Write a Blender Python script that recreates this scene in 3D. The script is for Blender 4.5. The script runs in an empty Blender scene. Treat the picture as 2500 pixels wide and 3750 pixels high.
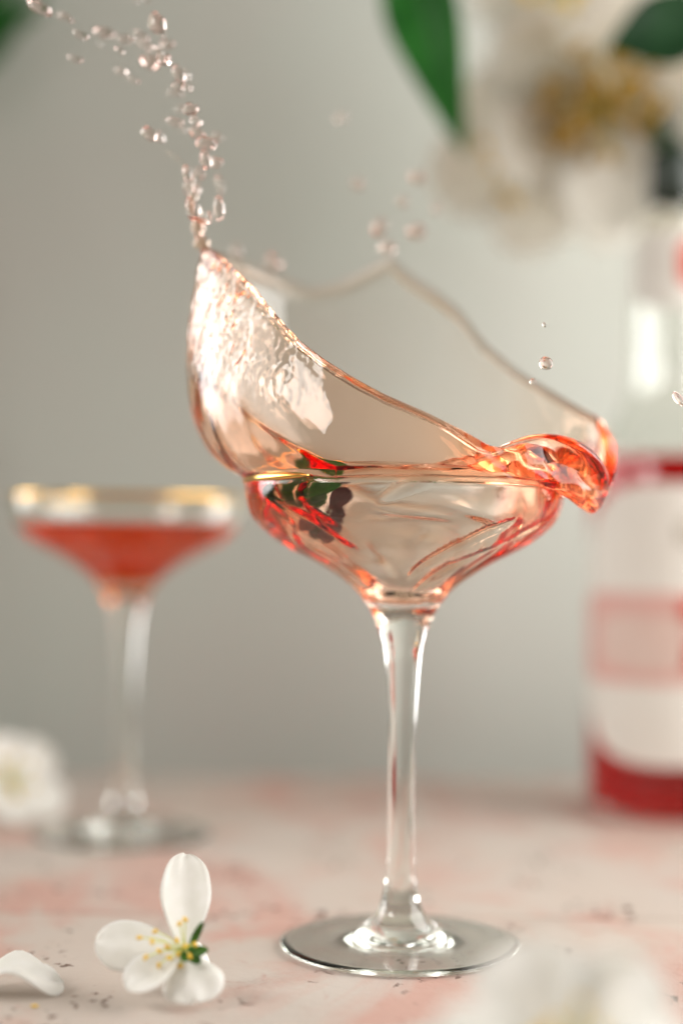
import bpy, bmesh, math, random
import numpy as np
from mathutils import Vector, Matrix, noise

random.seed(7)
sc = bpy.context.scene
COL = sc.collection
R = math.radians

# ------------------------------------------------------------------ camera
F_PX = 5769.0                       # focal length in photo pixels (2500 x 3750)
cam_data = bpy.data.cameras.new('camera')
cam = bpy.data.objects.new('camera', cam_data)
COL.objects.link(cam)
cam_data.sensor_fit = 'VERTICAL'
cam_data.sensor_height = 36.0
cam_data.sensor_width = 24.0
cam_data.lens = F_PX / 3750 * 36.0
cam_data.clip_start = 0.01
cam_data.clip_end = 50
CAM = Vector((-0.0215, -0.54, 0.135))
cam_rot = (Matrix.Rotation(R(90) + math.atan(138 / F_PX), 3, 'X') @ Matrix.Rotation(R(0.6), 3, 'Z'))
cam.matrix_world = Matrix.Translation(CAM) @ cam_rot.to_4x4()
cam_data.dof.use_dof = True
cam_data.dof.focus_distance = 0.497
cam_data.dof.aperture_fstop = 2.3
cam_data.dof.aperture_blades = 0
sc.camera = cam

# ------------------------------------------------------------------ world and lamps
world = bpy.data.worlds.new('World')
sc.world = world
world.use_nodes = True
bg = world.node_tree.nodes['Background']
bg.inputs['Color'].default_value = (1.0, 0.92, 0.77, 1)
bg.inputs['Strength'].default_value = 0.21


def area_lamp(name, loc, target, sx, sy, radiance, color, spread=180):
    d = bpy.data.lights.new(name, 'AREA')
    d.shape = 'RECTANGLE'
    d.size, d.size_y = sx, sy
    d.energy = radiance * math.pi * sx * sy
    d.color = color
    d.spread = R(spread)
    o = bpy.data.objects.new(name, d)
    COL.objects.link(o)
    o.location = loc
    o.rotation_euler = (Vector(target) - Vector(loc)).to_track_quat('-Z', 'Z').to_euler()
    return o


area_lamp('window_light', (0.63, 0.06, 0.44), (0.0, 0.14, 0.26), 0.62, 0.84, 6.9, (1.0, 0.99, 0.97))
area_lamp('soft_light', (-0.66, -0.45, 0.55), (0.0, -0.05, 0.10), 0.28, 0.34, 3.3, (1.0, 0.98, 0.95), 84)
area_lamp('grid_softbox', (-0.74, 0.24, 0.40), (0.0, -0.06, 0.22), 0.60, 0.86, 1.15, (1.0, 0.98, 0.97), 58)

sc.view_settings.view_transform = 'Standard'
sc.view_settings.look = 'None'
sc.view_settings.exposure = 0.12
sc.view_settings.gamma = 1.0
sc.view_settings.use_curve_mapping = False
cy = sc.cycles
cy.max_bounces = 32
cy.transmission_bounces = 32
cy.glossy_bounces = 12
cy.diffuse_bounces = 4
cy.transparent_max_bounces = 16
cy.volume_bounces = 3
cy.caustics_reflective = True
cy.caustics_refractive = True
cy.blur_glossy = 0.6
cy.sample_clamp_indirect = 12.0
cy.use_denoising = True


# ------------------------------------------------------------------ helpers
def pix(px, py, Y):
    """photo pixel -> point on the vertical plane y = Y"""
    d = cam_rot @ Vector(((px - 1250) / F_PX, -(py - 1875) / F_PX, -1.0))
    return CAM + d * ((Y - CAM.y) / d.y)


def tag(o, label=None, cat=None, group=None, kind=None):
    if label: o['label'] = label
    if cat: o['category'] = cat
    if group: o['group'] = group
    if kind: o['kind'] = kind
    return o


def empty(name, loc=(0, 0, 0), parent=None):
    o = bpy.data.objects.new(name, None)
    o.empty_display_size = 0.01
    COL.objects.link(o)
    o.location = loc
    if parent: o.parent = parent
    return o


def mesh(name, verts, faces, mat, parent=None, smooth=True):
    me = bpy.data.meshes.new(name)
    me.from_pydata([tuple(v) for v in verts], [], [tuple(f) for f in faces])
    me.update()
    if smooth:
        me.polygons.foreach_set('use_smooth', [True] * len(me.polygons))
    me.materials.append(mat)
    o = bpy.data.objects.new(name, me)
    COL.objects.link(o)
    if parent: o.parent = parent
    return o


def fix_normals(o):
    bm = bmesh.new()
    bm.from_mesh(o.data)
    bmesh.ops.recalc_face_normals(bm, faces=bm.faces)
    bm.to_mesh(o.data)
    bm.free()


def spline(pts, per=8):
    """Catmull-Rom through a list of 2D points"""
    P = [Vector(p).to_3d() if len(p) == 2 else Vector(p) for p in pts]
    P = [P[0] * 2 - P[1]] + P + [P[-1] * 2 - P[-2]]
    out = []
    for i in range(1, len(P) - 2):
        for k in range(per):
            t = k / per
            a, b, c, d = P[i - 1:i + 3]
            out.append(0.5 * ((2 * b) + (c - a) * t + (2 * a - 5 * b + 4 * c - d) * t * t + (3 * b - a - 3 * c + d) * t ** 3))
    out.append(P[-2])
    return out


def lathe(name, prof, mat, parent=None, n=128, centre=(0, 0)):
    """prof = [(r, z)...]; a point with r < 1e-6 becomes a pole"""
    verts, faces, rings = [], [], []
    for p in prof:
        r, z = p[0], p[1]
        if r < 1e-6:
            rings.append([len(verts)])
            verts.append((centre[0], centre[1], z))
        else:
            rings.append(list(range(len(verts), len(verts) + n)))
            for k in range(n):
                a = 2 * math.pi * k / n
                verts.append((centre[0] + r * math.cos(a), centre[1] + r * math.sin(a), z))
    for A, B in zip(rings, rings[1:]):
        for k in range(n):
            k2 = (k + 1) % n
            if len(A) == 1 and len(B) == 1: continue
            if len(A) == 1: faces.append((A[0], B[k2], B[k]))
            elif len(B) == 1: faces.append((A[k], A[k2], B[0]))
            else: faces.append((A[k], A[k2], B[k2], B[k]))
    return mesh(name, verts, faces, mat, parent)


def tube_data(path, radii, n=10):
    verts, faces = [], []
    path = [Vector(p) for p in path]
    m = len(path)
    up = Vector((0.3, 0.2, 1)).normalized()
    for i, p in enumerate(path):
        t = (path[min(i + 1, m - 1)] - path[max(i - 1, 0)]).normalized()
        a = t.cross(up)
        if a.length < 1e-4: a = t.cross(Vector((1, 0, 0)))
        a.normalize()
        b = t.cross(a)
        for k in range(n):
            w = 2 * math.pi * k / n
            verts.append(p + (a * math.cos(w) + b * math.sin(w)) * radii[i])
    for i in range(m - 1):
        for k in range(n):
            k2 = (k + 1) % n
            faces.append((i * n + k, i * n + k2, (i + 1) * n + k2, (i + 1) * n + k))
    s = len(verts)
    verts += [path[0], path[-1]]
    for k in range(n):
        k2 = (k + 1) % n
        faces.append((s, k2, k))
        faces.append((s + 1, (m - 1) * n + k, (m - 1) * n + k2))
    return verts, faces


def tube(name, path, radii, mat, parent=None, n=10):
    v, f = tube_data(path, radii, n)
    return mesh(name, v, f, mat, parent)


# ------------------------------------------------------------------ materials
def new_mat(name):
    m = bpy.data.materials.new(name)
    m.use_nodes = True
    nt = m.node_tree
    return m, nt, nt.nodes, nt.links, nt.nodes['Principled BSDF'], nt.nodes['Material Output']


def simple(name, col, rough=0.5, metal=0.0, spec=0.5):
    m, nt, N, L, b, out = new_mat(name)
    b.inputs['Base Color'].default_value = (*col, 1)
    b.inputs['Roughness'].default_value = rough
    b.inputs['Metallic'].default_value = metal
    b.inputs['Specular IOR Level'].default_value = spec
    return m


def noisy(name, c1, c2, scale=200, rough=0.5, translucent=0.0, bump=0.0, detail=4, tcol=None):
    m, nt, N, L, b, out = new_mat(name)
    tc = N.new('ShaderNodeTexCoord')
    nz = N.new('ShaderNodeTexNoise')
    nz.inputs['Scale'].default_value = scale
    nz.inputs['Detail'].default_value = detail
    L.new(tc.outputs['Object'], nz.inputs['Vector'])
    r = N.new('ShaderNodeValToRGB')
    r.color_ramp.elements[0].position = 0.3
    r.color_ramp.elements[1].position = 0.7
    r.color_ramp.elements[0].color = (*c1, 1)
    r.color_ramp.elements[1].color = (*c2, 1)
    L.new(nz.outputs['Fac'], r.inputs['Fac'])
    L.new(r.outputs['Color'], b.inputs['Base Color'])
    b.inputs['Roughness'].default_value = rough
    b.inputs['Specular IOR Level'].default_value = 0.3
    if bump:
        bp = N.new('ShaderNodeBump')
        bp.inputs['Strength'].default_value = bump
        bp.inputs['Distance'].default_value = 0.0004
        L.new(nz.outputs['Fac'], bp.inputs['Height'])
        L.new(bp.outputs['Normal'], b.inputs['Normal'])
    if translucent:
        tr = N.new('ShaderNodeBsdfTranslucent')
        if tcol: tr.inputs['Color'].default_value = (*tcol, 1)
        else: L.new(r.outputs['Color'], tr.inputs['Color'])
        mx = N.new('ShaderNodeMixShader')
        mx.inputs['Fac'].default_value = translucent
        L.new(b.outputs['BSDF'], mx.inputs[1])
        L.new(tr.outputs['BSDF'], mx.inputs[2])
        L.new(mx.outputs['Shader'], out.inputs['Surface'])
    return m


def clear(name, ior, absorb=None, density=1.0, rough=0.0, tint=(1, 1, 1), contact=False):
    """glass or liquid; absorb = colour left over after 1/density metres"""
    m, nt, N, L, b, out = new_mat(name)
    N.remove(b)
    g = N.new('ShaderNodeBsdfGlass')
    g.inputs['IOR'].default_value = ior
    g.inputs['Roughness'].default_value = rough
    g.inputs['Color'].default_value = (*tint, 1)
    L.new(g.outputs['BSDF'], out.inputs['Surface'])
    if contact:         # faces that touch the glass refract glass-to-liquid instead of air-to-liquid
        at = N.new('ShaderNodeAttribute')
        at.attribute_name = 'contact'
        mm = N.new('ShaderNodeMath')
        mm.operation = 'MULTIPLY_ADD'
        mm.inputs[1].default_value = ior / 1.5 - ior
        mm.inputs[2].default_value = ior
        L.new(at.outputs['Fac'], mm.inputs[0])
        L.new(mm.outputs[0], g.inputs['IOR'])
    if absorb:
        v = N.new('ShaderNodeVolumeAbsorption')
        v.inputs['Color'].default_value = (*absorb, 1)
        v.inputs['Density'].default_value = density
        L.new(v.outputs['Volume'], out.inputs['Volume'])
    return m


def set_contact(o, flags):
    a = o.data.attributes.new('contact', 'FLOAT', 'FACE')
    a.data.foreach_set('value', np.asarray(flags, dtype=np.float32))


M = {}
M['glass'] = clear('clear_glass', 1.5, tint=(0.985, 0.99, 0.98))
# sigma = (1 - colour) * density per metre: red 4, green 45, blue 62
M['liquid'] = clear('pink_orange_liquid', 1.33, absorb=(1 - 1 / 160, 1 - 67 / 160, 1 - 116 / 160), density=160, contact=True)
M['red_liquid'] = clear('red_liquid', 1.33, absorb=(1 - 9 / 300, 1 - 220 / 300, 1 - 298 / 300), density=300, contact=True)
M['cloudy'] = clear('cloudy_orange_drink', 1.33, absorb=(1 - 1 / 110, 1 - 52 / 110, 1 - 109 / 110), density=110, contact=True)
_nt = M['cloudy'].node_tree
_sc = _nt.nodes.new('ShaderNodeVolumeScatter')
_sc.inputs['Color'].default_value = (1.0, 0.45, 0.15, 1)
_sc.inputs['Density'].default_value = 16.0
_sc.inputs['Anisotropy'].default_value = 0.3
_ad = _nt.nodes.new('ShaderNodeAddShader')
_out = _nt.nodes['Material Output']
_nt.links.new(_nt.nodes['Volume Absorption'].outputs[0], _ad.inputs[0])
_nt.links.new(_sc.outputs[0], _ad.inputs[1])
_nt.links.new(_ad.outputs[0], _out.inputs['Volume'])
M['droplet'] = clear('droplet_liquid', 1.33, absorb=(1 - 1 / 80, 1 - 40 / 80, 1 - 52 / 80), density=80)
M['gold'] = simple('gold', (0.86, 0.52, 0.14), 0.16, 1.0)
M['petal'] = noisy('white_petal', (0.86, 0.85, 0.80), (0.93, 0.92, 0.89), 140, 0.55, 0.42, 0.15)
M['petal_soft'] = noisy('cream_petal', (0.90, 0.87, 0.80), (0.94, 0.92, 0.87), 90, 0.6, 0.5)
M['filament'] = simple('filament', (0.66, 0.68, 0.22), 0.5)
M['anther'] = noisy('yellow_anther', (0.72, 0.42, 0.03), (0.85, 0.58, 0.08), 900, 0.7, 0.0, 0.4)
M['stamen_brown'] = noisy('old_stamen', (0.30, 0.16, 0.02), (0.42, 0.26, 0.04), 300, 0.7)
M['sepal'] = noisy('green_sepal', (0.04, 0.12, 0.02), (0.10, 0.26, 0.04), 300, 0.5, 0.2)
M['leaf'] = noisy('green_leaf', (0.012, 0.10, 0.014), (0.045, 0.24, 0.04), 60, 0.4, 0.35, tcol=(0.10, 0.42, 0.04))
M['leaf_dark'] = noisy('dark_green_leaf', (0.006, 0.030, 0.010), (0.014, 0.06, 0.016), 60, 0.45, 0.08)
M['mauve'] = noisy('mauve_petal', (0.10, 0.035, 0.05), (0.20, 0.07, 0.08), 200, 0.6, 0.3)
M['twig'] = noisy('brown_twig', (0.08, 0.05, 0.03), (0.16, 0.10, 0.06), 200, 0.8)
M['paper'] = noisy('label_paper', (0.66, 0.62, 0.56), (0.70, 0.665, 0.605), 30, 0.6)
M['pink_print'] = noisy('pink_print', (0.62, 0.33, 0.29), (0.64, 0.41, 0.36), 60, 0.6)
M['pale_print'] = noisy('pale_pink_print', (0.62, 0.45, 0.39), (0.63, 0.49, 0.43), 60, 0.6)
M['red_print'] = noisy('red_print', (0.55, 0.05, 0.03), (0.62, 0.10, 0.06), 60, 0.6)
M['grey_print'] = noisy('grey_print', (0.42, 0.39, 0.33), (0.55, 0.50, 0.43), 80, 0.6)
M['cap'] = simple('dark_cap', (0.015, 0.025, 0.015), 0.35)
M['vase'] = noisy('vase_ceramic', (0.55, 0.53, 0.48), (0.62, 0.60, 0.55), 40, 0.4)


def wall_material():
    m, nt, N, L, b, out = new_mat('plaster_wall')
    tc = N.new('ShaderNodeTexCoord')
    nz = N.new('ShaderNodeTexNoise')
    nz.inputs['Scale'].default_value = 4.5
    nz.inputs['Detail'].default_value = 3
    L.new(tc.outputs['Object'], nz.inputs['Vector'])
    r = N.new('ShaderNodeValToRGB')
    r.color_ramp.elements[0].position = 0.32
    r.color_ramp.elements[1].position = 0.68
    r.color_ramp.elements[0].color = (0.525, 0.512, 0.465, 1)
    r.color_ramp.elements[1].color = (0.512, 0.535, 0.482, 1)
    L.new(nz.outputs['Fac'], r.inputs['Fac'])
    L.new(r.outputs['Color'], b.inputs['Base Color'])
    b.inputs['Roughness'].default_value = 0.9
    b.inputs['Specular IOR Level'].default_value = 0.1
    n2 = N.new('ShaderNodeTexNoise')
    n2.inputs['Scale'].default_value = 120
    L.new(tc.outputs['Object'], n2.inputs['Vector'])
    bp = N.new('ShaderNodeBump')
    bp.inputs['Strength'].default_value = 0.2
    bp.inputs['Distance'].default_value = 0.001
    L.new(n2.outputs['Fac'], bp.inputs['Height'])
    L.new(bp.outputs['Normal'], b.inputs['Normal'])
    return m


def stone_material():
    m, nt, N, L, b, out = new_mat('pink_travertine')
    tc = N.new('ShaderNodeTexCoord')
    mp = N.new('ShaderNodeMapping')
    mp.inputs['Scale'].default_value = (1, 0.62, 1)
    mp.inputs['Rotation'].default_value = (0, 0, R(12))
    L.new(tc.outputs['Object'], mp.inputs['Vector'])

    def nz(scale, detail, rough=0.55, dist=0.0):
        n = N.new('ShaderNodeTexNoise')
        n.inputs['Scale'].default_value = scale
        n.inputs['Detail'].default_value = detail
        n.inputs['Roughness'].default_value = rough
        n.inputs['Distortion'].default_value = dist
        L.new(mp.outputs['Vector'], n.inputs['Vector'])
        return n

    def ramp(n, p0, p1, c0=(0, 0, 0, 1), c1=(1, 1, 1, 1)):
        r = N.new('ShaderNodeValToRGB')
        r.color_ramp.elements[0].position = p0
        r.color_ramp.elements[1].position = p1
        r.color_ramp.elements[0].color = c0
        r.color_ramp.elements[1].color = c1
        L.new(n.outputs['Fac'], r.inputs['Fac'])
        return r

    def mix(fac, a, bcol, f=1.0):
        x = N.new('ShaderNodeMix')
        x.data_type = 'RGBA'
        if f != 1.0:
            mm = N.new('ShaderNodeMath')
            mm.operation = 'MULTIPLY'
            mm.inputs[1].default_value = f
            L.new(fac, mm.inputs[0])
            fac = mm.outputs[0]
        L.new(fac, x.inputs['Factor'])
        if isinstance(a, tuple): x.inputs['A'].default_value = a
        else: L.new(a, x.inputs['A'])
        if isinstance(bcol, tuple): x.inputs['B'].default_value = bcol
        else: L.new(bcol, x.inputs['B'])
        return x.outputs['Result']

    base = ramp(nz(9, 5), 0.35, 0.65, (0.435, 0.36, 0.305, 1), (0.45, 0.395, 0.35, 1))
    blotch = ramp(nz(17, 6, 0.6, 0.6), 0.47, 0.62)
    c = mix(blotch.outputs['Color'], base.outputs['Color'], (0.45, 0.245, 0.195, 1), 0.78)
    veins = ramp(nz(60, 7, 0.65, 1.2), 0.60, 0.74)
    c = mix(veins.outputs['Color'], c, (0.36, 0.18, 0.14, 1), 0.55)
    # clusters of dark pits
    pits = nz(260, 3, 0.5)
    where = ramp(nz(30, 3), 0.53, 0.60)
    pr = ramp(pits, 0.575, 0.635)
    mul = N.new('ShaderNodeMath')
    mul.operation = 'MULTIPLY'
    L.new(pr.outputs['Color'], mul.inputs[0])
    L.new(where.outputs['Color'], mul.inputs[1])
    c = mix(mul.outputs[0], c, (0.085, 0.035, 0.018, 1), 1.0)
    L.new(c, b.inputs['Base Color'])
    b.inputs['Roughness'].default_value = 0.62
    b.inputs['Specular IOR Level'].default_value = 0.35
    add = N.new('ShaderNodeMath')
    add.operation = 'MULTIPLY_ADD'
    add.inputs[1].default_value = -1.6
    L.new(mul.outputs[0], add.inputs[0])
    fine = nz(320, 5, 0.6)
    L.new(fine.outputs['Fac'], add.inputs[2])
    bp = N.new('ShaderNodeBump')
    bp.inputs['Strength'].default_value = 0.6
    bp.inputs['Distance'].default_value = 0.0007
    L.new(add.outputs[0], bp.inputs['Height'])
    L.new(bp.outputs['Normal'], b.inputs['Normal'])
    return m


M['wall'] = wall_material()
M['stone'] = stone_material()
M['board'] = noisy('table_board', (0.30, 0.24, 0.19), (0.36, 0.29, 0.23), 30, 0.8)


# ------------------------------------------------------------------ the setting
def box(name, x0, x1, y0, y1, z0, z1, mat, parent=None, bevel=0.0):
    v = [(x, y, z) for x in (x0, x1) for y in (y0, y1) for z in (z0, z1)]
    f = [(0, 1, 3, 2), (4, 6, 7, 5), (0, 4, 5, 1), (2, 3, 7, 6), (0, 2, 6, 4), (1, 5, 7, 3)]
    o = mesh(name, v, f, mat, parent, smooth=False)
    if bevel:
        bm = bmesh.new()
        bm.from_mesh(o.data)
        bmesh.ops.bevel(bm, geom=bm.edges[:], offset=bevel, segments=3, affect='EDGES', profile=0.5)
        bm.to_mesh(o.data)
        bm.free()
    return o


SEAM = 0.046
table = box('table', -0.95, 0.75, -0.54, 0.396, -0.05, -0.0145, M['board'])
tag(table, 'table board carrying the pink stone slabs', kind='structure')
tag(box('slab', -0.95, 0.75, -0.545, SEAM - 0.0009, -0.0142, 0.0, M['stone'], table, 0.0018), 'pink travertine slab under the foot of the splashing coupe')
tag(box('slab', -0.95, 0.75, SEAM + 0.0009, 0.398, -0.0142, -0.0002, M['stone'], table, 0.0018), 'pink travertine slab under the bottle, behind the joint')
wall = box('wall', -1.6, 1.6, 0.50, 0.53, -0.5, 1.3, M['wall'])
tag(wall, 'plain grey beige plaster wall behind the table', 'wall', kind='structure')

# ------------------------------------------------------------------ coupe glasses
FOOT = [(0, .0024), (.012, .0023), (.024, .0018), (.034, .0008), (.0382, .0003), (.0400, .0005), (.0408, .0013), (.0402, .0021),
        (.036, .0029), (.028, .0037), (.020, .0046), (.0155, .0056), (.0122, .0072), (.0098, .0096), (.0080, .0120), (.0072, .0140)]
STEM = [(.0072, .0140), (.0064, .0168), (.0056, .021), (.0049, .028), (.0046, .040), (.0045, .055), (.0046, .070), (.0049, .081),
        (.0059, .0963), (.0068, .1015)]
BOWL_OUT = [(.0068, .1015), (.0076, .1045), (.0096, .1112), (.0134, .1176), (.0191, .1235), (.0292, .1301), (.0408, .1361), (.0487, .1421), (.0522, .1464),
            (.0541, .1522), (.0548, .1580)]
BOWL_IN = [(.0537, .1580), (.0530, .1522), (.0510, .1468), (.0476, .1432), (.0399, .1374), (.0285, .1316), (.0185, .1258), (.0120, .1214), (.006, .1185), (0, .1175)]


def make_coupe(label, cut, arc=None):
    """cut = height below which the drink takes over as the inside face of the bowl"""
    t = empty('coupe_glass')
    tag(t, label, 'cocktail glass', 'gold rimmed coupe glasses')
    full = spline(FOOT[:-1] + STEM[:-1] + BOWL_OUT, 6)
    nf, ns = (len(FOOT) - 1) * 6, (len(STEM) - 1) * 6
    full[0] = Vector((0, full[0].y, 0))
    lathe('foot', full[:nf + 1], M['glass'], t, 180)
    lathe('stem', full[nf:nf + ns + 1], M['glass'], t, 180)
    inner = spline(BOWL_IN, 6)
    K = next(k for k, p in enumerate(inner) if p.y < cut)
    inner = inner[:K + 1]
    rim = [(.0547, .1584), (.0543, .1587), (.0539, .1584)]
    bowl = lathe('bowl', full[nf + ns:] + [Vector((a, b, 0)) for a, b in rim] + inner, M['glass'], t, 180)
    # gilded lip
    c, rr = (.05425, .1583), .00105
    ring = [(c[0] + rr * 0.82 * math.cos(a), c[1] + rr * math.sin(a)) for a in np.linspace(R(-60), R(240), 14)]
    ring.append(ring[0])
    if arc is None:
        lathe('gold_rim', ring, M['gold'], t, 160)
    else:                                   # gilding left bare by the drink
        aa = np.linspace(R(arc[0]), R(arc[1]), 60)
        tube('gold_rim', [(c[0] * math.cos(a), c[0] * math.sin(a), c[1]) for a in aa],
             [.00125 * min(1, .35 + 6 * k / 59, .35 + 6 * (59 - k) / 59) for k in range(60)], M['gold'], t, 14)
    return t


coupe = make_coupe('clear coupe glass with pink liquid splashing over its gold rim', .1562, (95, 236))
LG = pix(452, 3066, 0.20)


def copy_tree(o, parent=None):
    c = o.copy()
    COL.objects.link(c)
    c.parent = parent
    for ch in list(o.children): copy_tree(ch, c)
    return c


still = make_coupe('still coupe glass holding a calm pool of orange drink', .1466)
still.location = (LG.x, 0.20, 0)

inner_prof = spline(BOWL_IN, 6)
outer_side = [(p.x, p.y) for p in inner_prof if p.y < .1466]
zt = outer_side[0][1]
pool = [(0, zt - .0006), (.030, zt - .0006), (outer_side[0][0] - .003, zt - .0006), (outer_side[0][0] - .0012, zt - .0004)] + outer_side
pool[-1] = (0, pool[-1][1])
po = lathe('calm_drink', pool, M['cloudy'], None, 180, (0, 0))
po.location = still.location
fix_normals(po)
set_contact(po, [1.0 if k // 180 >= 4 else 0.0 for k in range(len(po.data.polygons))])
tag(po, 'calm orange drink filling the bowl of the still coupe', 'drink')


# ------------------------------------------------------------------ the splash
def smooth01(x):
    x = np.clip(x, 0, 1)
    return x * x * (3 - 2 * x)


EDGE = [(735, 892, .005), (790, 925, -.004), (840, 965, -.012), (930, 1050, -.022), (1010, 1150, -.032), (1090, 1240, -.040), (1180, 1310, -.046),
        (1290, 1380, -.051), (1400, 1440, -.054), (1560, 1510, -.057), (1700, 1580, -.056), (1790, 1632, -.053), (1850, 1642, -.050),
        (1920, 1622, -.047), (1980, 1630, -.043), (2030, 1690, -.038), (2090, 1712, -.033), (2140, 1765, -.026), (2190, 1800, -.018),
        (2238, 1785, -.008), (2258, 1700, .004), (2250, 1610, .012), (2200, 1535, .020), (2100, 1480, .028), (2000, 1420, .035),
        (1900, 1360, .041), (1780, 1260, .047), (1680, 1130, .052), (1600, 1065, .055), (1500, 1000, .057), (1430, 935, .058),
        (1370, 970, .059), (1250, 1030, .060), (1130, 1050, .058), (1020, 1005, .052), (900, 955, .040), (810, 925, .024)]
NT = 720
TH = np.arange(NT) / NT * 2 * math.pi


def periodic(deg_vals, width=6):
    """(degrees, value) table -> smooth periodic array on TH"""
    d = sorted(((a % 360), b) for a, b in deg_vals)
    x = np.array([a for a, _ in d]); y = np.array([b for _, b in d])
    x3 = np.concatenate([x - 360, x, x + 360]); y3 = np.concatenate([y, y, y])
    v = np.interp(np.degrees(TH), x3, y3)
    k = max(1, int(width / 360 * NT))
    ker = np.hanning(2 * k + 3)[1:-1]; ker /= ker.sum()
    return np.convolve(np.concatenate([v[-k * 2:], v, v[:k * 2]]), ker, 'same')[k * 2:-k * 2]


pts = [pix(*e) for e in EDGE]
ang = [math.degrees(math.atan2(p.y, p.x)) for p in pts]
E_R = periodic([(a, math.hypot(p.x, p.y)) for a, p in zip(ang, pts)], 3)
E_Z = periodic([(a, p.z) for a, p in zip(ang, pts)], 2)
BULGE = periodic([(0, .004), (30, .003), (60, .003), (90, .003), (125, .007), (160, .0145), (180, .0165), (200, .014), (220, .009), (240, .004), (270, .0012), (300, .001), (330, .002)], 16)
SAG = periodic([(0, .007), (22, .004), (45, .0), (200, 0), (300, .000), (325, .004), (345, .0075)], 12)
OVER = periodic([(0, .003), (30, .002), (60, .0004), (100, -.001), (140, -.0022), (200, -.0024), (232, -.0022), (244, .0016), (300, .0026), (340, .0035)], 8)
THICK = periodic([(0, .0050), (20, .0028), (45, .0009), (80, .0004), (140, .0006), (170, .0011), (200, .0014), (225, .0026), (245, .0037), (262, .0040), (278, .0048), (292, .0085), (310, .0130), (330, .0135), (348, .0095)], 10)
FOOTT = periodic([(0, .3), (200, .3), (245, .5), (262, 1.4), (285, 1.2), (305, .4)], 8)
BEAD = periodic([(0, .002), (40, .0020), (90, .0018), (135, .0015), (180, .0010), (225, .0016), (270, .0016), (310, .0015)], 12)
BOWLT = periodic([(0, .0048), (25, .0035), (50, .0016), (90, .0015), (130, .0025), (160, .0060), (190, .0075), (212, .0065), (232, .0034), (250, .0016), (300, .0016), (330, .0030), (350, .0048)], 14)
RUFFLE = periodic([(0, .8), (45, .35), (90, .15), (130, .3), (165, .8), (195, 1.0), (220, .7), (245, .35), (270, .2), (290, .35), (310, .55), (330, .6), (350, .6)], 14)
# left-hand fold: below it the sheet is thicker and pinker
FOLD = periodic([(110, 0), (150, .40), (175, .40), (190, .46), (205, .42), (218, .32), (232, .16), (245, 0), (300, 0), (60, 0)], 6)

ip = [p for p in reversed(inner_prof) if p.y < .1562]          # from the pole up the inside of the bowl
NB = len(ip)
NV = 110
NS = NB + NV
O = np.zeros((NT, NS, 3)); T = np.zeros((NT, NS))
ct, st_ = np.cos(TH), np.sin(TH)
for j, p in enumerate(ip):
    r = max(p.x, 0.0003)
    s = j / (NB - 1)
    O[:, j, 0] = r * ct; O[:, j, 1] = r * st_; O[:, j, 2] = p.y
    T[:, j] = .0012 + (BOWLT - .0012) * smooth01((s - .35) / .45)
Rr, Zr = .0545, .1580
for k in range(NV):
    v = (k + 1) / NV
    r0 = Rr + .0006 + OVER; z0 = Zr - .0002 - .55 * OVER
    b = BULGE * math.sin(math.pi * v ** .6)
    rr = r0 + (E_R - r0) * v + b
    zz = z0 + (E_Z - z0) * v - SAG * math.sin(math.pi * v ** .55)
    O[:, NB + k, 0] = rr * ct; O[:, NB + k, 1] = rr * st_; O[:, NB + k, 2] = zz
    t = THICK * (1 + FOOTT * math.exp(-v / .09))
    fold = 1 / (1 + np.exp((v - FOLD) / .022)) * (FOLD > .02)
    t = t + .0013 * fold
    t = t + BEAD * math.exp(-((v - .960) / .030) ** 2)
    if v > .94: t = t * math.sqrt(max(1 - ((v - .94) / .0602) ** 2, .0004))
    T[:, NB + k] = t


def grid_normals(P):
    dt = np.roll(P, -1, 0) - np.roll(P, 1, 0)
    ds = np.zeros_like(P)
    ds[:, 1:-1] = P[:, 2:] - P[:, :-2]
    ds[:, 0] = P[:, 1] - P[:, 0]; ds[:, -1] = P[:, -1] - P[:, -2]
    n = np.cross(dt, ds)
    return n / np.maximum(np.linalg.norm(n, axis=2, keepdims=True), 1e-12)


def blur(A, n, axis):
    for _ in range(n):
        if axis == 0:
            A = (np.roll(A, 1, 0) + 2 * A + np.roll(A, -1, 0)) / 4
        else:
            B = A.copy()
            B[:, 1:-1] = (A[:, 2:] + 2 * A[:, 1:-1] + A[:, :-2]) / 4
            A = B
    return A


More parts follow.
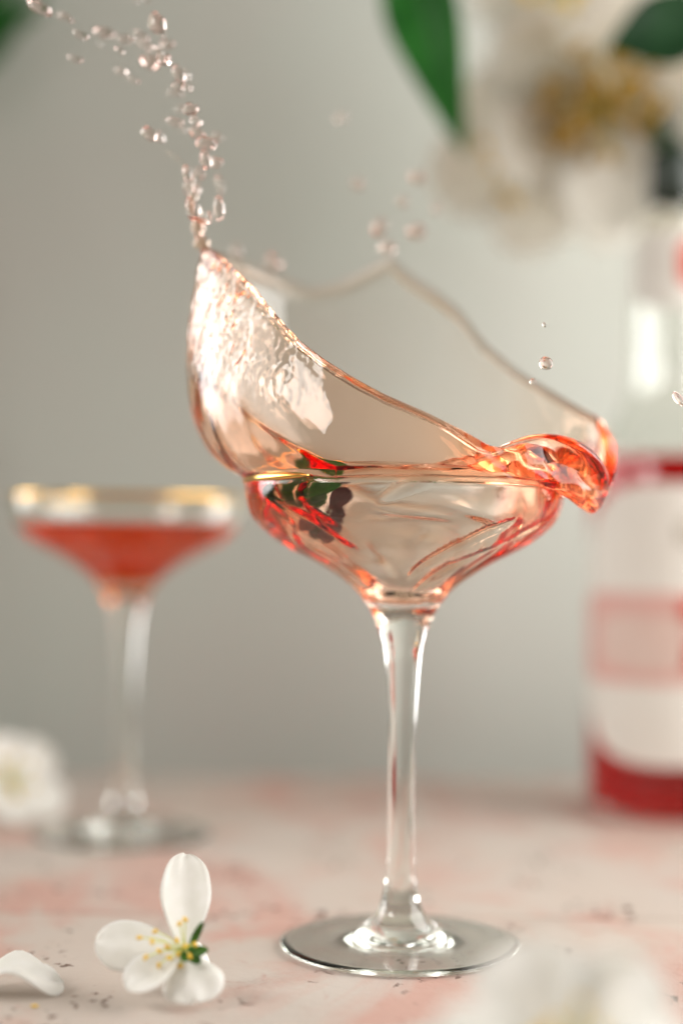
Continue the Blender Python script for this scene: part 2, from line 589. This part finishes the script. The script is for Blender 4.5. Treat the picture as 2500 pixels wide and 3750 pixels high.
Nn = grid_normals(O)
Ns = blur(blur(Nn, 260, 0), 30, 1)
Ns /= np.linalg.norm(Ns, axis=2, keepdims=True)
d_out = np.zeros((NT, NS)); d_in = np.zeros((NT, NS))
for i in range(NT):
    th = TH[i]; deg = math.degrees(th)
    ru = RUFFLE[i]
    # how much of the crinkled look: strongest towards the left tip
    left = math.exp(-(((deg - 188) / 34) ** 2))
    right = math.exp(-((((deg - 328 + 180) % 360 - 180) / 30) ** 2))
    for j in range(NS):
        x, y, z = O[i, j]
        if j < NB:
            s = j / (NB - 1)
            # runnels of drink on the inside of the bowl
            sw = th + 1.1 * s + .5 * noise.noise((math.cos(th) * 1.4, math.sin(th) * 1.4, s * 2.2 + 8))
            f = noise.noise((math.cos(sw) * 1.9, math.sin(sw) * 1.9, s * 2.1)) + .35 * noise.noise((math.cos(sw) * 4.5 + 9, math.sin(sw) * 4.5, s * 4))
            sw2 = th - 1.6 * s
            g = max(0.0, noise.noise((math.cos(sw2) * 3.6 + 20, math.sin(sw2) * 3.6, s * 3.2 + 4)) - .22)
            w = max(0.0, min(1, (s - .22) / .3))
            d_in[i, j] = w * (.0015 * f + .0064 * g)
        else:
            v = (j - NB + 1) / NV
            env = min(1, v / .12) * min(1, (1 - v) / .02 + .25)
            a = noise.noise((x * 55, y * 55, z * 55 + 3))
            u_ = th * 13 + v * 3.0
            wr = noise.noise((math.cos(th) * 9 + v * 2.2, math.sin(th) * 9 - v * 1.2, v * 4.0 + 7))
            fine = noise.noise((x * 330 + wr * 2, y * 330, z * 260 + wr * 3)) + .7 * noise.noise((x * 700 + wr, y * 700, z * 560))
            up = max(0.0, min(1, (v - .38) / .25))
            d_out[i, j] = env * (.0006 * ru * wr + .0006 * ru * a + left * up * .00048 * fine + right * .0020 * noise.noise((x * 60 + 5, y * 60, z * 60)))
            d_in[i, j] = env * (.0007 * ru * noise.noise((x * 80 + 11, y * 80, z * 80)) + left * up * .00045 * noise.noise((x * 420 + 3, y * 420 + wr, z * 260))
                                + right * .0022 * noise.noise((x * 60 + 31, y * 60, z * 60)))
O2 = O + Nn * d_out[..., None]
T2 = np.maximum(T + np.where(T > .0004, d_in, 0), np.minimum(T, .0004))
I2 = O2 - Ns * T2[..., None]
# keep the inner skin from crossing the axis at the bottom
for j in range(6):
    I2[:, j, 0] = O[:, j, 0] * .93; I2[:, j, 1] = O[:, j, 1] * .93; I2[:, j, 2] = O[:, j, 2] + .0011
V = np.concatenate([O2.reshape(-1, 3), I2.reshape(-1, 3)])
off = NT * NS
ii, jj = np.meshgrid(np.arange(NT), np.arange(NS - 1), indexing='ij')
i2 = (ii + 1) % NT
qa = np.stack([ii * NS + jj, i2 * NS + jj, i2 * NS + jj + 1, ii * NS + jj + 1], -1).reshape(-1, 4)
qb = (qa + off)[:, ::-1]
iv = np.arange(NT); iw = (iv + 1) % NT
top = np.stack([iv * NS + NS - 1, iw * NS + NS - 1, off + iw * NS + NS - 1, off + iv * NS + NS - 1], -1)
faces = [tuple(f) for f in np.concatenate([qa, qb, top]).tolist()]
faces.append(tuple((iv * NS).tolist()))
faces.append(tuple((off + iv * NS)[::-1].tolist()))
splash = mesh('splash', V.tolist(), faces, M['liquid'])
fix_normals(splash)
fl_ = np.zeros(len(faces), dtype=np.float32)
fl_[:len(qa)] = (jj.reshape(-1) < NB - 1)
fl_[len(faces) - 2] = 1
set_contact(splash, fl_)
tag(splash, 'pink orange drink leaping from the coupe in a tall curling sheet', 'drink')


# ------------------------------------------------------------------ droplets
def blob(name, c, rad, stretch=1.0, ang=0.0, lump=0.18, mat=None, seed=0):
    bm = bmesh.new()
    bmesh.ops.create_icosphere(bm, subdivisions=3, radius=1.0)
    o_ = Vector((seed * 1.7, seed * .9, seed * 2.3))
    for v in bm.verts:
        v.co *= 1 + lump * noise.noise(v.co * 1.1 + o_)
        v.co.x *= stretch
        v.co.z /= math.sqrt(stretch)
        v.co.y /= math.sqrt(stretch)
    m3 = Matrix.Rotation(ang, 3, 'Y') * rad
    for v in bm.verts: v.co = m3 @ v.co
    me = bpy.data.meshes.new(name)
    bm.to_mesh(me)
    bm.free()
    me.polygons.foreach_set('use_smooth', [True] * len(me.polygons))
    me.materials.append(mat or M['droplet'])
    o = bpy.data.objects.new(name, me)
    COL.objects.link(o)
    o.location = c
    return o


S_ = 0.797
TRAIL = [(185, 35, 30, 1.6, 25), (300, 80, 19, 1.6, 25), (370, 160, 20, 1.5, 20), (480, 150, 26, 1.5, 5), (345, 270, 16, 1.7, 15), (550, 232, 15, 1.3, 20), (572, 180, 19, 1.3, 10), (605, 174, 11, 1.3, 10),
         (650, 165, 20, 1.7, 30), (670, 207, 21, 1.5, 30), (720, 108, 36, 1.1, 60), (770, 205, 24, 1.1, 0), (730, 152, 14, 1.6, 30), (728, 238, 16, 1.5, 35), (692, 280, 32, 1.1, 20),
         (755, 272, 25, 1.1, 0), (560, 330, 16, 1.6, 20), (615, 367, 15, 1.6, 25), (820, 340, 26, 1.3, 60), (856, 345, 17, 1.4, 70), (820, 390, 20, 1.1, 0), (865, 402, 12, 1.3, 30), (805, 428, 19, 1.4, 5),
         (875, 502, 26, 1.1, 0), (828, 500, 17, 1.2, 0), (805, 562, 21, 1.5, 10), (900, 555, 19, 1.2, 30), (840, 590, 12, 1.4, 30), (685, 615, 27, 1.1, 40), (733, 630, 18, 1.1, 70), (905, 610, 24, 1.2, 30), (945, 658, 30, 1.2, 10),
         (1000, 630, 19, 1.1, 0), (945, 735, 26, 1.2, 80), (992, 748, 22, 1.1, 0), (914, 800, 22, 1.1, 60), (860, 795, 22, 1.3, 80), (866, 862, 24, 1.2, 80), (905, 872, 17, 1.2, 80), (885, 960, 33, 1.2, 80),
         (1010, 845, 22, 1.6, 80), (1005, 955, 27, 1.6, 85), (915, 1020, 19, 1.2, 20), (905, 1068, 15, 1.2, 20), (960, 1000, 16, 1.3, 80), (460, 207, 8, 1.4, 30), (675, 5, 12, 1.5, 30), (622, 5, 9, 1.5, 30)]
for k, (x, y, r, s, a) in enumerate(TRAIL):
    c = pix(x * S_, y * S_, -0.004 + 0.012 * math.sin(k * 2.4))
    o = blob('droplet', c, r * S_ * 1.08e-4, s * 1.12, R(a), .28, None, k)
    special = {0: 'stretched droplet at the far loose end of the flung trail', 10: 'largest lumpy droplet where the flung trail bends sideways',
               28: 'round droplet strayed from the trail above the thin hair of drink', 29: 'smaller partner of the droplet strayed from the trail',
               39: 'fat orange droplet low in the trail beside the lumpy strand'}
    tag(o, special.get(k, 'small droplet in the trail flung up from the tall tip of the splash'), 'droplet', 'droplets trailing off the splash tip')
BACK = [(1525, 653, 16), (1306, 673, 14), (1390, 833, 19), (1525, 849, 19), (1473, 741, 13), (1593, 765, 12), (1420, 905, 17), (1000, 962, 18), (865, 920, 15), (1250, 430, 13)]
for k, (x, y, r) in enumerate(BACK):
    o = blob('droplet', pix(x, y, .058 + .008 * math.sin(k * 3)), r * 1.6e-4, 1.15, k, .15, None, 60 + k)
    tag(o, 'blurred droplet floating above the far edge of the splash', 'droplet', 'droplets behind the splash')
for k, (x, y, r, s, a, lab) in enumerate([
        (1998, 1330, 25, 1.05, 30, 'largest round droplet hanging alone above the right curl of splash'),
        (1950, 1398, 13, 1.0, 0, 'small round droplet just above the far edge, below the largest droplet'),
        (1992, 1190, 8, 1.3, 60, 'tiny droplet above the largest round droplet'),
        (2482, 1460, 19, 1.7, 50, 'stretched droplet passing in front of the bottle neck')]):
    tag(blob('droplet', pix(x, y, -.045), r * 8.6e-5, s, R(a), .08, None, 90 + k), lab, 'droplet')
# ligaments of drink
lig = [pix(742, 905, .003), pix(728, 850, .001), pix(722, 800, .0), pix(712, 745, .0), pix(704, 690, .0), pix(695, 640, .0)]
lig = spline(lig, 5)
lr = [.0022 * (1 - .68 * k / (len(lig) - 1)) * (1 + .35 * math.sin(k * 1.15)) for k in range(len(lig))]
tag(tube('ligament', lig, lr, M['liquid'], None, 16), 'lumpy strand of pink drink rising from the splash tip', 'splash strand')
lig2 = spline([pix(610, 556, .0), pix(640, 575, .0), pix(668, 598, .0), pix(690, 618, .0)], 6)
tag(tube('ligament', lig2, [.0005 + .0002 * math.sin(k) for k in range(len(lig2))], M['liquid'], None, 12), 'thin hair of drink reaching out beside the droplet trail', 'splash strand')


# ------------------------------------------------------------------ flowers and leaves
def petal_data(L_, W_, cup=0.25, curl=0.15, notch=0.0, seed=0, nu=16, nv=11, claw=.16, belly=.62, th=.00028, wave=.06, vein=0.0, pointed=False):
    verts = []
    for u_i in range(nu + 1):
        u = math.sin(math.pi / 2 * u_i / nu) ** 1.15
        w = (claw + (1 - claw) * math.sin(math.pi * .5 * min(1, u / belly)) ** 1.1)
        if u > belly and pointed: w *= 1 - ((u - belly) / (1 - belly)) ** 1.25 * .98
        elif u > belly: w *= math.sqrt(max(0, 1 - ((u - belly) / (1 - belly + .004)) ** 2.1))
        for v_i in range(nv + 1):
            v = v_i / nv * 2 - 1
            x = v * w * W_ / 2
            y = L_ * (u - notch * math.exp(-(v / .22) ** 2) * u ** 6)
            z = cup * W_ * (v * v * .5) * w * (1 - .4 * u) + curl * L_ * u * u
            z += wave * W_ * noise.noise((u * 2.2 + seed * 3.1, v * 1.7 + seed, seed * .7)) * (.3 + u)
            x += wave * .5 * W_ * noise.noise((u * 3 + seed, seed * 2.2, v)) * u
            z -= vein * W_ * math.exp(-(v / .12) ** 2)
            verts.append(Vector((x, y, z)))
    m = nv + 1
    n = len(verts)
    verts += [p - Vector((0, 0, th)) for p in verts]
    f = []
    for a in range(nu):
        for b in range(nv):
            q = (a * m + b, a * m + b + 1, (a + 1) * m + b + 1, (a + 1) * m + b)
            f.append(q)
            f.append(tuple(n + k for k in reversed(q)))
    loop = [b for b in range(m)] + [a * m + nv for a in range(1, nu + 1)] + [nu * m + b for b in range(nv - 1, -1, -1)] + [a * m for a in range(nu - 1, 0, -1)]
    for k in range(len(loop)):
        a, b = loop[k], loop[(k + 1) % len(loop)]
        f.append((a, n + a, n + b, b))
    return verts, f


def frame(base, tip, normal):
    y = (Vector(tip) - Vector(base)).normalized()
    nrm = Vector(normal)
    z = (nrm - y * nrm.dot(y)).normalized()
    x = y.cross(z)
    return Matrix((x, y, z)).transposed()


def petal(name, base, tip, width, normal, parent, mat, origin=(0, 0, 0), **kw):
    """base, tip in world; origin = world location of the parent"""
    L_ = (Vector(tip) - Vector(base)).length
    v, f = petal_data(L_, width, **kw)
    m3 = frame(base, tip, normal)
    b = Vector(base) - Vector(origin)
    return mesh(name, [m3 @ p + b for p in v], f, mat, parent)


def stamen(base, tip, parent, origin, r=.00022, ar=.0007, mat=None, seed=0):
    o_ = Vector(origin)
    b, t = Vector(base) - o_, Vector(tip) - o_
    mid = (b + t) / 2 + (t - b).length * .10 * Vector((0, -.5, 1))
    st = tube('stamen', spline([b, mid, t], 4), [r] * 9, M['filament'], parent, 6)
    bm = bmesh.new()
    bmesh.ops.create_icosphere(bm, subdivisions=2, radius=1.0)
    for v in bm.verts:
        v.co *= 1 + .15 * noise.noise(v.co * 2 + Vector((seed, 0, 0)))
        v.co = Matrix.Rotation(seed * 1.3, 3, 'Y') @ Vector((v.co.x * ar * 1.35, v.co.y * ar, v.co.z * ar * .85)) + t
    me = bpy.data.meshes.new('anther')
    bm.to_mesh(me); bm.free()
    me.polygons.foreach_set('use_smooth', [True] * len(me.polygons))
    me.materials.append(mat or M['anther'])
    an = bpy.data.objects.new('anther', me)
    COL.objects.link(an)
    an.parent = st
    return st


# the blossom standing on the slab beside the coupe
YF = -0.068
def fp(x, y, dy=0.0): return pix(x, y, YF + dy)
org = Vector((fp(680, 3600).x, YF, 0))
fl = empty('blossom', org)
tag(fl, 'upright white blossom with yellow stamens beside the foot of the splashing coupe', 'blossom')
kw = dict(parent=fl, mat=M['petal'], origin=org)
petal('petal', fp(672, 3480, .003), fp(688, 3118, .016), .0158, (0.25, -1, .35), cup=.30, curl=-.10, seed=1, belly=.58, wave=.13, **kw)
petal('petal', fp(660, 3478, .001), fp(350, 3432, .0), .0160, (-.15, -1, .75), cup=-.35, curl=-.12, seed=2, belly=.62, wave=.10, **kw)
petal('petal', fp(662, 3490, -.001), fp(470, 3632, -.010), .0150, (-.2, -.55, 1), cup=.25, curl=.06, seed=3, belly=.60, wave=.10, **kw)
petal('petal', fp(690, 3488, -.001), fp(722, 3668, -.012), .0185, (.05, -1, .55), cup=-.30, curl=-.06, notch=.05, seed=4, belly=.58, wave=.12, **kw)
petal('petal', fp(700, 3480, .004), fp(765, 3560, .016), .013, (.8, -.5, .8), cup=.2, curl=.05, seed=5, **kw)
for k, (x, y) in enumerate([(630, 925), (740, 962), (768, 870), (805, 1045), (685, 1100), (875, 1005), (960, 950), (1035, 1000), (1120, 985), (975, 1075), (895, 1105), (800, 1170), (985, 1175), (1075, 1090), (985, 800), (1035, 765)]):
    stamen(fp(676, 3484), fp(250 + x * .4145, 3050 + y * .4145, -.006 - .002 * math.sin(k * 2)), fl, org, ar=.00074, seed=k)
petal('sepal', fp(700, 3462, -.001), fp(741, 3366, -.004), .0024, (.4, -1, .2), parent=fl, mat=M['sepal'], origin=org, belly=.35, claw=.5, cup=.4, seed=8, nu=8, nv=5, wave=.02)
for k, (x, y) in enumerate([(766, 3478), (735, 3528), (668, 3520)]):
    petal('sepal', fp(690, 3490, -.003), fp(x, y, -.006), .0034, (.1, -1, .4), parent=fl, mat=M['sepal'], origin=org, belly=.4, claw=.5, cup=.4, curl=.1, seed=10 + k, nu=8, nv=5, wave=.05)
hub = blob('flower_base', (0, 0, 0), .0024, 1.1, 0, .1, M['sepal'], 3)
hub.parent = fl
hub.location = fp(695, 3484, .003) - org

# fallen petal with a loose anther
fpet = pix(90, 3640, -.066)
P0 = Vector((pix(-110, 3630, -.062).x, -.062, .0012)); P1 = Vector((pix(225, 3618, -.064).x, -.060, .0016))
fo = petal('fallen_petal', P0, P1, .021, (0, -.25, 1), None, M['petal'], origin=P0, cup=-.16, curl=0, seed=21, belly=.5, wave=.26, claw=.3, notch=.03)
fo.location = P0
bm = bmesh.new(); bm.from_mesh(fo.data)
for v in bm.verts:
    u = v.co.x / (P1 - P0).length
    v.co.z += .0085 * math.sin(math.pi * max(0, min(1, u)) ** .9)
zmin = min(v.co.z for v in bm.verts)
for v in bm.verts: v.co.z -= zmin
bm.to_mesh(fo.data); bm.free()
fo.location.z = .0002
tag(fo, 'single fallen white petal arched over the pink slab', 'petal')
a_ = Vector((pix(128, 3622, -.076).x, -.076, .0007))
tag(blob('loose_anther', a_, .0006, 2.0, 0, .1, M['anther'], 5), 'tiny loose yellow anther lying beside the fallen petal', 'anther')


def open_blossom(name, centre, facing, radius, label=None, cat='blossom', group=None, parent=None, porigin=(0, 0, 0), seed=0, mat='petal_soft', smat='anther', n=5, sr=.45, ar=.0011, width=.92, lift=.35, nst=14, spin=0.0):
    rnd = random.Random(seed)
    c = Vector(centre)
    e = empty(name, c - Vector(porigin), parent)
    if label: tag(e, label, cat, group)
    f = Vector(facing).normalized()
    a = f.cross(Vector((0, 0, 1))).normalized()
    b = a.cross(f) * -1
    for k in range(n):
        w = spin + 2 * math.pi * k / n + rnd.uniform(-.12, .12)
        d = a * math.cos(w) + b * math.sin(w)
        Lr = radius * rnd.uniform(.9, 1.08)
        tip = c + d * Lr + f * Lr * lift * rnd.uniform(.6, 1.3)
        petal('petal', c + d * radius * .04, tip, radius * width, f - d * lift, e, M[mat], c, cup=.3, curl=rnd.uniform(-.1, .12), seed=seed * 7 + k, nu=10, nv=7, wave=.12, th=.0004)
    for k in range(nst):
        w = rnd.uniform(0, 6.283); q = rnd.uniform(.1, sr) * radius
        d = a * math.cos(w) + b * math.sin(w)
        stamen(c, c + d * q + f * radius * rnd.uniform(.25, .42), e, c, r=.0003, ar=ar, mat=M[smat], seed=k)
    h = blob('flower_base', -f * radius * .05, radius * .10, 1, 0, .1, M['sepal'], seed)
    h.parent = e
    return e


# blossom far left beside the still coupe, and one close to the lens
bl = open_blossom('blossom', pix(40, 2870, .245), (.55, -.75, .55), .026, 'white blossom lying beside the foot of the still coupe', seed=31, mat='petal', nst=10)
lo = min((bl.matrix_basis @ v.co).z for c in bl.children if c.type == 'MESH' for v in c.data.vertices)
bl.location.z -= lo - .0003
bn = open_blossom('blossom', pix(2080, 3920, -.215), (-.15, -.45, .85), .026, 'out of focus white blossom standing on the slab in front of the coupe foot', seed=44, mat='petal', nst=12, spin=.35, lift=.45)
lo = min((bn.matrix_basis @ v.co).z for c in bn.children if c.type == 'MESH' for v in c.data.vertices)
# short stalk down to the slab
st_b = Vector((0, .004, -bn.location.z + .0006))
tube('stalk', spline([Vector((0, 0, 0)), st_b * .5 + Vector((.003, .002, 0)), st_b], 5), [.0011] * 11, M['sepal'], bn, 8)
if lo < 0: bn.location.z -= lo

# flowering branch behind, standing in a vase outside the picture
YB = 0.315
vx, vy = 0.30, 0.27
vase = lathe('vase', spline([(0, 0.0003), (.030, .0003), (.040, .012), (.046, .05), (.040, .10), (.024, .135), (.022, .150), (.026, .158), (.024, .158), (.020, .149), (.021, .134), (.034, .10), (.040, .05), (.034, .014), (0, .008)], 5), M['vase'], None, 64)
vase.location = (vx, vy, 0)
fix_normals(vase)
tag(vase, 'pale ceramic vase holding the flowering branch beside the bottle', 'vase')
br_o = Vector((vx, vy, .012))
br = empty('flowering_branch', br_o)
tag(br, 'flowering branch of cream blossoms and green leaves hanging over the bottle', 'branch')


def bp_(x, y, dy=0.0): return pix(x, y, YB + dy)


main = [br_o, Vector((vx + .004, vy, .10)), Vector((vx + .008, vy + .01, .22)), Vector((vx - .01, YB, .33)), bp_(2620, 200, .03), bp_(2330, 330, .035), bp_(2050, 200, .035), bp_(1800, -60, .03), bp_(1600, -240, .0), bp_(1445, -328, -.0585)]
mp_ = spline(main, 6)
tube('twig', [p - br_o for p in mp_], [.0042 - .0028 * k / len(mp_) for k in range(len(mp_))], M['twig'], br, 10)
for (x, y, dy, fx, fz, rad, sd, sm, spin) in [(2215, 400, 0, -.30, -.15, .066, 51, 'stamen_brown', .5), (2060, -60, .02, -.2, -.35, .060, 52, 'anther', 1.1),
                                             (1960, 560, .035, -.3, -.35, .056, 53, 'anther', .2), (2720, 330, .0, -.2, -.2, .050, 54, 'anther', .0), (2380, 610, .035, .1, -.5, .052, 55, 'stamen_brown', .8)]:
    c = bp_(x, y, dy)
    b_ = open_blossom('blossom', c, (fx, -1, fz), rad, parent=br, porigin=br_o, seed=sd, smat=sm, nst=60 if sd == 51 else 30, ar=.0036 if sd == 51 else .0028, spin=spin, sr=.5)
    k = min(range(len(mp_)), key=lambda q: (mp_[q] - c).length)
    s_ = [mp_[k], (mp_[k] + c) / 2 + Vector((0, .008, .004)), c]
    tube('stalk', [p - c for p in spline(s_, 4)], [.0013] * 9, M['sepal'], b_, 8)
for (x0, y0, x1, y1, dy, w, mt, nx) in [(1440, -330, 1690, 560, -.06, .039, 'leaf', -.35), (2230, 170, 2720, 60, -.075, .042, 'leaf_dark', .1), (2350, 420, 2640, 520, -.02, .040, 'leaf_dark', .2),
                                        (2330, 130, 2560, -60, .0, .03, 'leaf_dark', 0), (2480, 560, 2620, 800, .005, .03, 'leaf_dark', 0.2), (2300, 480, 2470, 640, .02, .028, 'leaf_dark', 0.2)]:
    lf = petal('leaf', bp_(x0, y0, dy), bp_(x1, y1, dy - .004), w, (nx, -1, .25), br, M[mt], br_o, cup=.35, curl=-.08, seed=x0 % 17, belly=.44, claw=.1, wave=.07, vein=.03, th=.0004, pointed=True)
    c = bp_(x0, y0, dy)
    q = min(mp_, key=lambda p: (p - c).length)
    if (q - c).length > .003:
        tube('petiole', [p - br_o for p in spline([q, (q + c) / 2 + Vector((0, 0, .006)), c], 4)], [.0009] * 9, M['sepal'], lf, 6)

# leafy sprig leaning on the wall at the far left
lb = Vector((-.284, .36, .0))
ls = empty('leafy_sprig', lb)
tag(ls, 'leafy green sprig leaning against the wall beyond the still coupe', 'sprig')
path = spline([Vector((0, 0, .002)), Vector((-.004, .03, .13)), Vector((-.002, .07, .28)), Vector((.004, .11, .40)), Vector((.008, .132, .475))], 5)
tube('stalk', path, [.0024 - .0014 * k / len(path) for k in range(len(path))], M['twig'], ls, 8)
for k, (i, dx, dz) in enumerate([(8, -.06, .03), (11, -.045, .055), (14, -.05, .04), (16, .040, .075), (17, .060, .060), (18, -.05, .05), (20, .05, .05), (19, .055, .02)]):
    b_ = path[i] + lb
    petal('leaf', b_, b_ + Vector((dx, -.03, dz)), .030, (.1, -1, .3), ls, M['leaf'], lb, cup=.3, curl=-.15, seed=k + 3, belly=.4, claw=.1, wave=.06, vein=.03, th=.0004, nu=10, nv=7, pointed=True)

# ------------------------------------------------------------------ herb in the bowl
hb = Vector((-.030, -.026, .1440))
he = empty('herb_sprig', hb)
tag(he, 'dark green herb sprig with mauve petals steeping inside the splashing coupe', 'garnish')


def hp(x, y, Y): return pix(x, y, Y)


petal('leaf', hp(985, 1800, -.022), hp(1275, 1752, -.030), .0115, (.1, -1, .35), he, M['leaf'], hb, cup=.4, curl=.1, seed=3, belly=.5, claw=.2, wave=.15, vein=.05, th=.0004)
petal('leaf', hp(1000, 1790, -.018), hp(1190, 1850, -.026), .0095, (-.1, -1, .5), he, M['leaf'], hb, cup=.4, curl=.1, seed=5, belly=.5, claw=.2, wave=.15, vein=.05, th=.0004)
petal('leaf', hp(1140, 1880, -.018), hp(1195, 1950, -.020), .006, (-.1, -1, .5), he, M['leaf_dark'], hb, cup=.4, curl=.1, seed=6, belly=.5, claw=.2, wave=.1, th=.0004)
for k, (x0, y0, x1, y1) in enumerate([(1190, 1880, 1280, 1800), (1200, 1900, 1270, 1890), (1170, 1930, 1240, 1945), (1130, 1860, 1150, 1920)]):
    petal('petal', hp(x0, y0, -.020), hp(x1, y1, -.023), .0065, (0, -1, .3), he, M['mauve'], hb, cup=.3, seed=k + 9, belly=.6, wave=.15, nu=8, nv=7, th=.0003)
tube('stalk', [p - hb for p in spline([hp(985, 1800, -.022), hp(1080, 1850, -.019), hp(1190, 1890, -.019)], 5)], [.0006] * 11, M['sepal'], he, 6)

# ------------------------------------------------------------------ bottle
BY = 0.29
bx = pix(2452, 2966, BY).x
bo = empty('bottle', (bx, BY, 0))
tag(bo, 'tall glass bottle of red liqueur with a cream rounded label', 'bottle')


def bz(y): return pix(2452, y, BY).z


PXB = (BY + .54) / F_PX
bprof = [(0, .006), (.028, .0045), (.036, .0008), (.0405, .0012), (.0425, .006), (.0428, bz(2850)), (.0428, bz(2400)), (.0428, bz(1850)), (.0422, bz(1760)), (.0390, bz(1660)), (.0320, bz(1560)), (.0255, bz(1480)),
         (.0226, bz(1400)), (.0218, bz(1250)), (.0214, bz(1000)), (.0200, bz(900)), (.0160, bz(820)), (.0125, bz(760)), (.0115, bz(690)), (.0118, bz(620)), (.0118, bz(600))]
bin_ = [(max(r - .0013, 0), z) for r, z in reversed(bprof[5:])] + [(.0405, .0065), (.036, .0050), (0, .0085)]
ob = spline(bprof, 5); ob[0] = Vector((0, ob[0].y, 0))
ib = spline(bin_, 5); ib[-1] = Vector((0, ib[-1].y, 0))
lev = bz(1672)
below = [p for p in ib if p.y < lev]
g = lathe('glass_body', ob + [p for p in ib if p.y >= lev] + below[:1], M['glass'], bo, 96)
lq = [(0, below[0].y), (.02, below[0].y)] + [(p.x, p.y) for p in below]
lq[-1] = (0, lq[-1][1])
liq = lathe('red_liqueur', lq, M['red_liquid'], bo, 96)
fix_normals(liq)
set_contact(liq, [1.0 if k // 96 >= 2 else 0.0 for k in range(len(liq.data.polygons))])
lathe('cap', [(0, bz(560)), (.0125, bz(560)), (.0132, bz(566)), (.0132, bz(745)), (.0127, bz(748)), (.0127, bz(742))], M['cap'], bo, 48)


def label_shell(name, r, za, zb, a0, a1, mat, parent, expo=2.6, n=40, m=26, th=.00025):
    """rounded (superellipse) sheet wrapped round the bottle; angles from facing the camera, positive to the right"""
    verts, f = [], []
    zc, hz, ac, ha = (za + zb) / 2, (zb - za) / 2, (a0 + a1) / 2, (a1 - a0) / 2
    for i in range(n + 1):
        s = math.sin(math.pi / 2 * (i / n * 2 - 1))
        w = (1 - abs(s) ** expo) ** (1 / expo) if abs(s) < 1 else 0
        w = max(w, .002)
        for k in range(m + 1):
            q = R(ac + ha * w * (k / m * 2 - 1))
            for rr in (r, r + th): verts.append((rr * math.sin(q), -rr * math.cos(q), zc + hz * s))
    def vid(i, k, b): return (i * (m + 1) + k) * 2 + b
    for i in range(n):
        for k in range(m):
            f.append((vid(i, k, 1), vid(i, k + 1, 1), vid(i + 1, k + 1, 1), vid(i + 1, k, 1)))
            f.append((vid(i, k, 0), vid(i + 1, k, 0), vid(i + 1, k + 1, 0), vid(i, k + 1, 0)))
    for i in range(n):
        for k in (0, m):
            f.append((vid(i, k, 0), vid(i, k, 1), vid(i + 1, k, 1), vid(i + 1, k, 0)))
    return mesh(name, verts, f, mat, parent)


lab = label_shell('label', .0432, bz(2772), bz(1782), -95, 62, M['paper'], bo, 2.6)
label_shell('pink_band', .04365, bz(2485), bz(2165), -88, 55, M['pink_print'], lab, 8)
label_shell('pale_panel', .0440, bz(2440), bz(2240), -66, -2, M['pale_print'], lab, 5)
label_shell('red_emblem', .0444, bz(2260), bz(2180), -6, 40, M['red_print'], lab, 4)
label_shell('red_emblem', .0444, bz(2450), bz(2340), -2, 40, M['red_print'], lab, 5)
label_shell('grey_print', .04365, bz(2010), bz(1890), -8, 45, M['grey_print'], lab, 3)
nl = label_shell('neck_label', .0222, bz(1150), bz(868), -82, 82, M['paper'], bo, 3)
label_shell('red_emblem', .0226, bz(1075), bz(905), -4, 60, M['red_print'], nl, 4)
